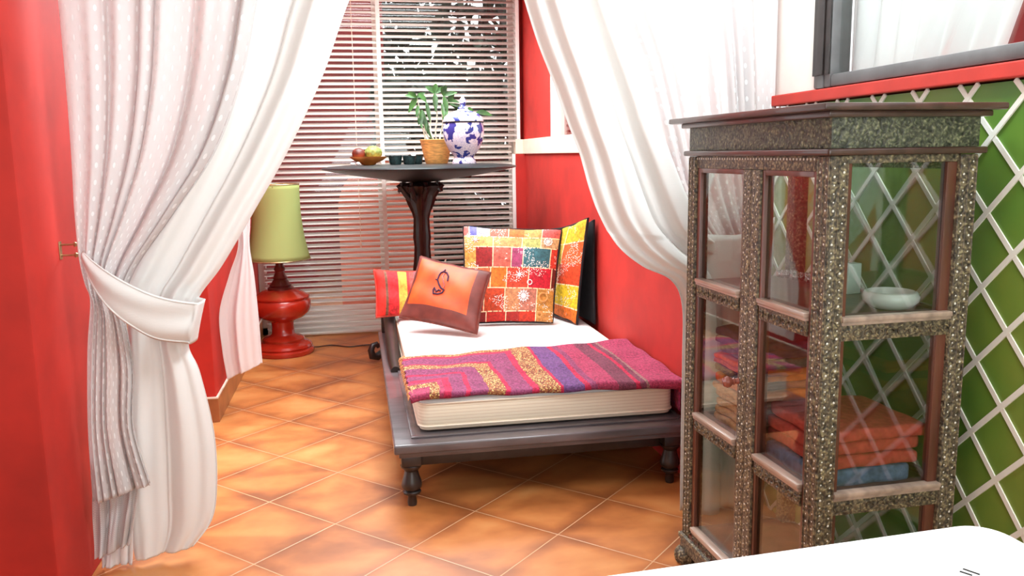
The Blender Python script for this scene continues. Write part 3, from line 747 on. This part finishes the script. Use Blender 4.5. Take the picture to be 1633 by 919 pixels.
# things standing on the table
TZ = 1.2945
jr = thing('ginger_jar', (.700, 5.48, TZ), 'blue and white porcelain lidded jar on the round table', 'jar')
MB().lathe([(.0, 0), (.076, 0), (.078, .010), (.072, .024), (.062, .040), (.068, .052), (.10, .092), (.124, .145), (.133, .195), (.133, .225), (.127, .255), (.122, .262), (.0, .262)], (.700, 5.48, TZ), 48).build('jar_body', 'blue_white_porcelain', jr)
MB().lathe([(.126, .262), (.131, .268), (.130, .276), (.122, .295), (.098, .318), (.062, .332), (.040, .338), (.034, .346), (.0, .348)], (.700, 5.48, TZ), 48).build('lid', 'blue_white_porcelain', jr)
MB().lathe([(.030, .345), (.034, .356), (.022, .364), (.016, .374), (.021, .386), (.024, .396), (.018, .410), (.007, .424), (.0, .428)], (.700, 5.48, TZ), 24).build('finial', 'blue_white_porcelain', jr)
MB().lathe([(.1285, .2595), (.1325, .261), (.1325, .2655), (.1285, .2668)], (.700, 5.48, TZ), 48).build('rim_line', 'ink_black', jr)
pp = thing('potted_plant', (.552, 5.80, TZ), 'leafy plant with pale twisted stems in a tan woven pot on the round table', 'plant')
MB().lathe([(.0, 0), (.072, 0), (.078, .012), (.092, .07), (.108, .15), (.112, .160), (.106, .163), (.100, .150), (.0, .146)], (.552, 5.80, TZ), 40).build('pot', 'basket_tan', pp)
MB().lathe([(.0, .148), (.098, .148), (.06, .156), (.0, .158)], (.552, 5.80, TZ), 24).build('soil', 'soil', pp)
mb = MB(); ml = MB()
def leaf(mbx, p, d, L, wd, droop=.3):
    d = Vector(d).normalized(); side = d.cross(Vector((.1, -.9, .3))).normalized(); nrm = side.cross(d).normalized()
    rws = []
    for k in range(6):
        t = k/5; ww = wd*sin(pi*min(.97, t*.93+.04))**.8*(1-.25*t)
        c = p+d*L*t+Vector((0, 0, -droop*L*t*t))
        rws.append([mbx.bm.verts.new(c-side*ww+nrm*.2*ww), mbx.bm.verts.new(c-nrm*.1*ww), mbx.bm.verts.new(c+side*ww+nrm*.2*ww)])
    for A, B in zip(rws, rws[1:]):
        for k in (0, 1): mbx.bm.faces.new((A[k], A[k+1], B[k+1], B[k]))
bx, by = .552, 5.80
stems = [(-.075, .0, -.125, .30), (-.05, .02, -.085, .22), (-.02, -.02, -.055, .27), (.005, .01, .005, .33), (.03, -.01, .055, .31), (.055, .01, .085, .27)]
for k, (sx, sy, ex_, hh) in enumerate(stems):
    pts = []
    for j in range(8):
        t = j/7; pts.append(Vector((bx+lerp(sx, ex_, t)+.008*sin(9*t+k), by+sy+.008*cos(8*t+k), TZ+.14+hh*t)))
    mb.tube(pts, [.0055]*6+[.004, .003], 6)
    top = pts[-1]
    r2 = random.Random(50+k)
    tops = {0: [(-.9, 0, .45), (-.3, -.2, .3), (-.5, .1, -.6), (.4, 0, .4)], 1: [(-.15, -.3, -1), (.1, -.2, -1), (-.3, -.2, -.8)], 2: [(.2, -.3, -1), (-.3, 0, .5)], 3: [(-.5, 0, .6), (.1, 0, 1), (.6, 0, .5), (0, -.3, -.8)], 4: [(.15, -.1, 1), (-.1, -.2, .9), (.5, 0, .3), (.2, -.2, -.8)], 5: [(.9, 0, .25), (.8, -.1, -.1), (.3, -.2, .8), (1, 0, -.4)]}[k]
    for d in tops: leaf(ml, top+Vector((0, -.004, 0)), d, .075+.035*r2.random(), .017+.006*r2.random())
    for j in (4, 5, 6):
        if k in (0, 1, 4): leaf(ml, pts[j], (r2.random()-.5, -.3, -.6-r2.random()*.4) if k != 4 else (.7*r2.random(), -.3, -.5), .06+.03*r2.random(), .015)
leaf(ml, Vector((.83, 5.79, 1.635)), (.9, 0, .1), .11, .022); leaf(ml, Vector((.81, 5.79, 1.645)), (-.6, -.2, .3), .08, .018)
mb.tube([(bx+.085, by+.01, TZ+.41), (bx+.18, by, TZ+.40), (bx+.26, by-.02, TZ+.335), (bx+.28, by-.02, TZ+.33)], .003, 6)
mb.build('stems', 'stem_pale', pp); ml.build('leaves', 'leaf_green', pp)
fb_ = tag(MB().lathe([(.0, .006), (.030, .0), (.045, .006), (.050, .014), (.090, .030), (.118, .050), (.122, .056), (.114, .054), (.08, .036), (.03, .024), (.0, .022)], (.09, 5.6, TZ-.002), 48).build('fruit_bowl', 'terracotta_dish'), 'shallow orange-brown bowl with two fruits on the left of the round table', 'bowl')
def bumpy(c, r, sc, seed, amp=.12, freq=9):
    mb = MB(); mb.ball(c, r, sc, 4)
    for v in mb.bm.verts:
        d = (v.co-Vector(c)); k = 1+amp*sin(freq*d.x/r*1.6+seed)*sin(freq*d.y/r*1.3)*sin(freq*d.z/r*1.5+1)
        v.co = Vector(c)+d*k
    return mb
tag(bumpy((.028, 5.585, TZ+.072), .043, (1, 1, .9), 1, .03, 3).build('fruit', 'fruit_red'), 'dark red round fruit in the shallow bowl', 'fruit')
tag(bumpy((.122, 5.59, TZ+.078), .052, (1.08, .95, .85), 2, .10, 6).build('fruit', 'fruit_green'), 'green knobbly fruit in the shallow bowl', 'fruit')
cupp = [(.0, 0), (.034, 0), (.038, .006), (.044, .050), (.045, .056), (.040, .056), (.036, .012), (.0, .010)]
o = tag(MB().lathe(cupp, (.262, 5.58, TZ), 28).build('tealight_cup', 'dark_glass_green'), 'small dark green cup next to the fruit bowl, leftmost of three', 'cup', 'dark green cups on the round table')
o2 = o.copy(); COL.objects.link(o2); o2.location.x = .353; o2['label'] = 'small dark green cup, middle one of the three in a row'
o3 = o.copy(); COL.objects.link(o3); o3.location.x = .405; o3.location.y = 5.665; o3.rotation_euler.z = .7; o3['label'] = 'small dark green cup nearest the tan plant pot'
mb = MB()
tag(MB().ball((-.012, 5.50, TZ+.010), .012, (1.3, 1, .8)).build('white_pebble', 'white_ceramic'), 'small white pebble at the left of the table, beneath the bowl edge', 'pebble', 'white pebbles on the round table')
tag(MB().ball((.022, 5.49, TZ+.011), .013, (1.1, 1, .8)).build('white_pebble', 'white_ceramic'), 'small white pebble nearer the middle of the fruit bowl', 'pebble', 'white pebbles on the round table')

# ------------------------------------------------------------------ lamp
LX, LY = -.541, 5.95
lp = thing('table_lamp', (LX, LY, 0), 'big red turned lamp with pale green shade standing on the floor', 'lamp')
MB().lathe([(.0, 0), (.200, 0), (.208, .012), (.206, .030), (.190, .040), (.196, .052), (.190, .068), (.165, .082), (.140, .088), (.142, .105), (.125, .118), (.09, .126), (.078, .14), (.074, .19), (.078, .225), (.10, .240), (.15, .258), (.185, .290), (.200, .330), (.198, .368), (.186, .385), (.192, .392), (.192, .402), (.175, .412), (.13, .438), (.08, .455), (.0, .458)], (LX, LY, 0), 56).build('base', 'red_lacquer', lp)
MB().lathe([(.0, .450), (.088, .450), (.090, .462), (.070, .472), (.076, .482), (.060, .498), (.045, .520), (.052, .530), (.040, .545), (.030, .575), (.040, .590), (.036, .60), (.026, .62), (.030, .65), (.022, .67), (.01, .70), (.0, .72)], (LX, LY, 0), 40).build('stem', 'dark_red_lacquer', lp)
prof = []
for k in range(17):
    t = k/16; prof.append((lerp(.160, .188, t)+.022*t**3-.012*sin(pi*t), 1.172-.512*t))
mb = MB(); seg = 64; ringsv = []
for r_, z in prof:
    ringsv.append([mb.bm.verts.new((LX+r_*cos(2*pi*k/seg), LY+r_*sin(2*pi*k/seg), z)) for k in range(seg)])
for A, B in zip(ringsv, ringsv[1:]):
    for k in range(seg): mb.bm.faces.new((A[k], A[(k+1) % seg], B[(k+1) % seg], B[k]))
mb.build('lamp_shade', 'lamp_shade_green', lp, solid=.004, angle=0)
for (r_, z) in (prof[0], prof[-1]): MB().tube([(LX+r_*cos(2*pi*k/40), LY+r_*sin(2*pi*k/40), z) for k in range(41)], .005, 6).build('shade_trim', 'brass', lp)
MB().tube([(LX, LY, .70), (LX, LY, 1.16)], .005, 8).tube([(LX-.165, LY, 1.16), (LX+.165, LY, 1.16)], .003, 6).tube([(LX, LY-.165, 1.16), (LX, LY+.165, 1.16)], .003, 6).build('shade_carrier', 'brass', lp)
cpts = [(-.345, 5.99, .02), (-.31, 6.05, .006), (-.22, 6.08, .005), (-.1, 6.00, .005), (.0, 6.02, .005), (.12, 6.04, .005), (.3, 6.1, .005)]
MB().tube([spline(cpts, k/30) for k in range(31)], .005, 6).build('cord', 'cord_dark', lp)

# ------------------------------------------------------------------ glazed display cabinet (local frame: x depth towards green wall, -y along the door face)
cb_ = thing('display_cabinet', (1.02, 2.49, 0), 'tall carved wooden cabinet with glass doors and pearl inlay beside the green wall', 'cabinet', R(2.007))
CW, CD = .752, .385    # length along -y, depth along x
def part(mb, name, mats, parent=None, smooth=True, angle=40): return mb.build(name, mats, parent or cb_, smooth=smooth, local=True, angle=angle)
def stud(mb, p, nrm, r=.0024):
    mi = mb.mi; mb.mi = 1; sc = [.45 if abs(nrm[i]) > .5 else 1 for i in range(3)]
    mb.ball(p, r, sc, 1); mb.mi = mi
# posts
def post(x0, y0, x1, y1):
    mb = MB().box((x0, y0, .03), (x1, y1, 1.335), .003, 2)
    # reeding ridges and inlay rows on the two outward faces
    outx = x0 if x0 < .1 else x1; sx_ = -1 if x0 < .1 else 1
    outy = y1 if y1 > -.1 else y0; sy_ = 1 if y1 > -.1 else -1
    for k in range(66):
        z = .06+k*.0192
        for q in (.25, .75):
            zz = z+(.0096 if q > .5 else 0)
            stud(mb, (outx, lerp(y0, y1, q), zz), (1, 0, 0), .0021 if k % 4 else .0032)
            if sy_ < 0: stud(mb, (lerp(x0, x1, q), outy, zz), (0, 1, 0), .0021 if k % 4 else .0032)
    for q in (.06, .5, .94):
        yy = lerp(y0, y1, q); mb.tube([(outx, yy, .05), (outx, yy, 1.33)], .0022, 6)
        if sy_ < 0: xx = lerp(x0, x1, q); mb.tube([(xx, outy, .05), (xx, outy, 1.33)], .0022, 6)
    return part(mb, 'corner_post', ['carved_wood', 'shell_inlay'])
simple('shell_inlay', (.86, .84, .76), .25, .06, 20, 0)
post(0, -.048, .045, 0); post(0, -CW, .048, -CW+.052); post(CD-.048, -CW, CD, -CW+.05); post(CD-.045, -.045, CD, 0)
# frieze, mouldings, crown
mb = MB().box((0, -CW, 1.352), (CD, 0, 1.425), .002)
part(mb, 'frieze', 'carved_frieze')
mb = MB().box((-.014, -CW-.014, 1.336), (CD+.014, .014, 1.352), .006, 3); part(mb, 'lower_moulding', 'crown_wood')
mb = MB().box((-.02, -CW-.02, 1.420), (CD+.016, .02, 1.434), .004).box((-.05, -CW-.05, 1.434), (CD+.030, .05, 1.450), .005); part(mb, 'crown', 'crown_wood')
# top rail band with pearl row
mb = MB().box((.004, -CW+.05, 1.300), (.036, -.047, 1.336), .002)
for k in range(44): stud(mb, (.004, lerp(-CW+.055, -.05, k/43), 1.328), (1, 0, 0), .0036)
part(mb, 'front_top_rail', ['carved_wood', 'shell_inlay'])
mb = MB().box((.048, -CW+.004, 1.318), (CD-.048, -CW+.036, 1.336), .002); part(mb, 'side_top_rail', 'carved_wood')
mb = MB().box((CD-.03, -CW+.05, 1.300), (CD-.006, -.045, 1.336)).box((.045, -.03, 1.3), (CD-.045, -.006, 1.336)); part(mb, 'rear_top_rail', 'carved_wood')
# base plinth with feet
mb = MB().box((-.006, -CW-.006, .045), (CD+.002, .006, .085), .004).box((-.012, -CW-.012, .085), (CD+.004, .012, .10), .004)
part(mb, 'plinth', 'carved_wood')
for fx, fy in ((.01, -.01), (.01, -CW+.01), (CD-.02, -CW+.01), (CD-.02, -.01)):
    part(MB().lathe([(.0, 0), (.030, 0), (.036, .012), (.040, .028), (.034, .042), (.026, .050), (.0, .05)], (fx, fy, 0), 20, mod=lambda a, z: 1+.08*cos(8*a)), 'foot', 'carved_wood')
# shelves & boards
for z in (.505, .938): part(MB().box((.030, -CW+.035, z), (CD-.03, -.03, z+.015), .002), 'shelf', 'red_brown_wood')
part(MB().box((.0, -CW, .10), (CD, 0, .112)), 'bottom_board', 'red_brown_wood')
part(MB().box((.002, -CW+.002, 1.338), (CD-.002, -.002, 1.35)), 'top_board', 'dark_wood')
# doors: rails at the shelves, glass panes between
def rail(mb, y0, y1, zt, h=.058):
    mb.mi = 2; mb.box((-.008, y0, zt-.012), (.020, y1, zt), .003, 2); mb.box((-.004, y0, zt-.020), (.020, y1, zt-.012), .002)
    mb.mi = 0; mb.box((.001, y0, zt-h), (.024, y1, zt-.020), .002)
    n = max(3, int(abs(y1-y0)/.028))
    for k in range(n): # scroll carving along the rail
        yc = lerp(y0, y1, (k+.5)/n); mb.tube([(.0, yc+.010*cos(a*.8), zt-.040+.008*sin(a*.8)) for a in range(0, 8)], .0022, 5)
def door(y0, y1, knob_side):
    # outer carved stile on the meeting side, brown inner frame all round
    mb = MB()
    mb.mi = 0
    sy0, sy1 = (y0, y0+.045) if knob_side < 0 else (y1-.045, y1)
    mb.box((.0, sy0, .112), (.026, sy1, 1.300), .003)
    for k in range(60):
        z = .125+k*.0196
        for q in (.3, .72): stud(mb, (.0, lerp(sy0, sy1, q), z+(.0098 if q > .5 else 0)), (1, 0, 0), .0021 if k % 4 else .0032)
    mb.mi = 3
    hy0, hy1 = (y1-.022, y1) if knob_side < 0 else (y0, y0+.018)
    mb.box((.006, hy0, .112), (.030, hy1, 1.300), .003)
    iy = (sy1, sy1+.014) if knob_side < 0 else (sy0-.014, sy0)
    mb.box((.006, iy[0], .112), (.034, iy[1], 1.300), .003)
    a, b = (iy[1], hy0) if knob_side < 0 else (hy1, iy[0])
    mb.box((.006, a, 1.286), (.03, b, 1.300), .002)
    for zt in (.965, .535): rail(mb, a-.002, b+.002, zt)
    rail(mb, a-.002, b+.002, .150, .04)
    d = part(mb, 'door', ['carved_wood', 'shell_inlay', 'rail_lit_wood', 'red_brown_wood'])
    for z0, z1 in ((.150, .477), (.535, .907), (.965, 1.286)):
        gl = MB().box((.016, a, z0), (.019, b, z1)).build('glass_pane', 'cabinet_glass', None, smooth=False)
        gl.parent = d; gl.matrix_basis = Matrix.Translation(-d.location) @ gl.matrix_basis
        # built at base height origin: keep its own centre
    return d
simple('rail_lit_wood', (.46, .34, .27), .3, .3, 20, .1, (1, .2, 1), coat=.3)  # paler rail tops, their lit highlights put into the wood colour
d1 = door(-.3955, -.050, -1); d2 = door(-CW+.054, -.3965, 1)
kb = MB().lathe([(.0, 0), (.009, 0), (.007, .010), (.011, .014), (.008, .018), (.015, .026), (.017, .034), (.013, .042), (.0, .046)], (0, 0, 0), 20, Matrix.Rotation(R(-90), 4, 'Y'))
k_ = kb.build('knob', 'knob_wood', None, center=False); k_.parent = d1; k_.location = Vector((-.001, -.355, .712))-d1.location
# camera-facing side: two rails, brown inner frame, three panes
mb = MB()
for x0, x1 in ((.048, .062), (CD-.075, CD-.048)): mb.mi = 3; mb.box((x0, -CW+.008, .112), (x1, -CW+.03, 1.318), .003)
def srail(mb, x0, x1, zt, h=.058):
    mb.mi = 2; mb.box((x0, -CW-.008, zt-.012), (x1, -CW+.02, zt), .003); mb.box((x0, -CW-.004, zt-.020), (x1, -CW+.02, zt-.012), .002)
    mb.mi = 0; mb.box((x0, -CW+.001, zt-h), (x1, -CW+.024, zt-.02), .002)
    for k in range(10):
        xc = lerp(x0, x1, (k+.5)/10); mb.tube([(xc+.010*cos(a*.8), -CW, zt-.040+.008*sin(a*.8)) for a in range(0, 8)], .0022, 5)
for zt in (.965, .535): srail(mb, .046, CD-.046, zt)
srail(mb, .046, CD-.046, .150, .04)
sp_ = part(mb, 'side_frame', ['carved_wood', 'shell_inlay', 'rail_lit_wood', 'red_brown_wood'])
for z0, z1 in ((.150, .477), (.535, .907), (.965, 1.318)):
    gl = MB().box((.062, -CW+.016, z0), (CD-.075, -CW+.019, z1)).build('glass_pane', 'cabinet_glass', None, smooth=False)
    gl.parent = sp_; gl.matrix_basis = Matrix.Translation(-sp_.location) @ gl.matrix_basis
# far side and back glass
part(MB().box((.045, -.020, .112), (CD-.045, -.017, 1.30)), 'far_side_glass', 'cabinet_glass', smooth=False)
part(MB().box((CD-.020, -CW+.05, .112), (CD-.017, -.045, 1.30)), 'rear_glass', 'cabinet_glass', smooth=False)
for z in (.50, .93): part(MB().box((CD-.03, -CW+.05, z), (CD-.01, -.045, z+.03), .002), 'rear_rail', 'red_brown_wood')

# contents (world placement through the cabinet frame)
CM = world_of(cb_)
def cw(x, y, z): return CM @ Vector((x, y, z))
c = cw(.268, -.625, .953)
tag(MB().lathe([(.0, 0), (.038, 0), (.052, .006), (.066, .020), (.068, .032), (.062, .043), (.056, .045), (.054, .040), (.050, .022), (.0, .016)], c, 40).build('round_dish', 'white_ceramic'), 'round white ceramic dish on the upper cabinet shelf', 'dish')
M = Matrix.Translation(cw(.310, -.40, .953)) @ Matrix.Rotation(R(8), 4, 'Z')
tag(MB().box((-.022, -.013, 0), (.022, .013, .085), .002, 2, M).build('white_box', 'white_card', smooth=False), 'small upright white box beside the dish in the cabinet', 'box')
for k in range(3):
    c = cw(.300+.012*k, -.085-.062*k, .9535)
    mb = MB(); pts = [(c.x+.028*cos(a*pi/12), c.y+.028*sin(a*pi/12), c.z+.012) for a in range(25)]
    mb.tube(pts, .004, 6)
    for a in range(12): mb.box(Vector(pts[a*2])-Vector((.005, .005, .009)), Vector(pts[a*2])+Vector((.005, .005, .009)), .002, 1)
    tag(mb.build('bracelet', 'silver'), ['silver bracelet farthest back on the upper cabinet shelf', 'silver bracelet in the middle of three on the upper shelf', 'silver bracelet nearest the corner post on the upper shelf'][k], 'bracelet', 'silver bracelets in the cabinet')
def towel(x0, x1, y0, y1, z, h, mat, label, layers=2, seed=0):
    r = random.Random(seed); mb = MB()
    for k in range(layers):
        a = z+h*k/layers; b = z+h*(k+1)/layers-.001
        j = [(r.random()-.5)*.012 for _ in range(4)]
        mb.box((x0+j[0], y0+j[1], a), (x1+j[2], y1+j[3], b), min(.012, (b-a)*.48), 4)
    bmesh.ops.subdivide_edges(mb.bm, edges=[e for e in mb.bm.edges if e.calc_length() > .05], cuts=7, use_grid_fill=True)
    for v in mb.bm.verts:
        v.co.z += .0025*sin(v.co.x*60+seed)*sin(v.co.y*45+seed*2)*(1 if v.co.z > z+.004 else 0); v.co.x += .003*sin(v.co.y*50+seed); v.co.y += .003*sin(v.co.x*55+seed*3)
    bmesh.ops.transform(mb.bm, matrix=CM, verts=mb.bm.verts)
    return tag(mb.build('folded_cloth', mat, angle=50), label, 'cloth', 'folded cloths in the cabinet')
zb = .5215
towel(.05, .30, -.70, -.43, zb, .045, 'towel_blue', 'blue folded cloth at the bottom of the near stack in the cabinet', 1, 1)
towel(.05, .325, -.705, -.42, zb+.047, .034, 'towel_red', 'red folded cloth lying directly on the blue one', 1, 2)
towel(.05, .325, -.70, -.43, zb+.083, .034, 'towel_red', 'red folded cloth, middle of the three red ones in the near stack', 1, 3)
towel(.055, .335, -.705, -.43, zb+.119, .032, 'towel_red', 'red folded cloth topmost of the near stack', 1, 4)
towel(.05, .28, -.375, -.10, zb, .075, 'towel_cream', 'peach folded cloth at the bottom of the far stack', 3, 5)
towel(.05, .28, -.375, -.10, zb+.077, .045, 'towel_cream', 'peach folded cloth second from the bottom of the far stack', 2, 6)
towel(.05, .28, -.37, -.095, zb+.124, .030, 'towel_orange', 'orange folded cloth under the thin purple one, far stack', 1, 7)
towel(.055, .275, -.37, -.10, zb+.156, .024, 'towel_purple', 'thin dark purple folded cloth between two orange ones', 1, 8)
towel(.05, .28, -.37, -.10, zb+.182, .034, 'towel_orange', 'orange folded cloth above the thin purple one, far stack', 2, 9)
towel(.06, .27, -.37, -.11, zb+.218, .028, 'towel_green', 'dark green folded cloth near the top of the far stack', 1, 10)
towel(.05, .28, -.375, -.10, zb+.248, .050, 'towel_purple', 'dark purple folded cloth topmost of the far stack', 2, 11)

# ------------------------------------------------------------------ white table in the lower right corner
wt = thing('white_table', (.35, .62, 0), 'white table with rounded corner in the foreground at the lower right', 'table', R(3.5))
mb = MB(); slab(mb, -.95, .66, -.45, .468, .055, [(.004, .712), (0, .716), (0, .746), (.004, .75)])
mb.build('tabletop', 'tabletop_white', wt, local=True)
MB().box((-.88, -.38, .65), (.58, .40, .712), .005).build('table_frame', 'ink_black', wt, local=True)
for x, y in ((-.83, -.33), (.53, -.33), (-.83, .35), (.53, .35)):
    MB().box((x-.022, y-.022, 0), (x+.022, y+.022, .66), .004).build('leg', 'dark_wood', wt, local=True)
mb = MB()
for p, q in (((.508, .345), (.518, .325)), ((.498, .340), (.506, .326))):
    mb.tube([(p[0], p[1], .7503), (q[0], q[1], .7503)], .0014, 6)
mb.build('printed_mark', 'ink_black', wt, local=True)
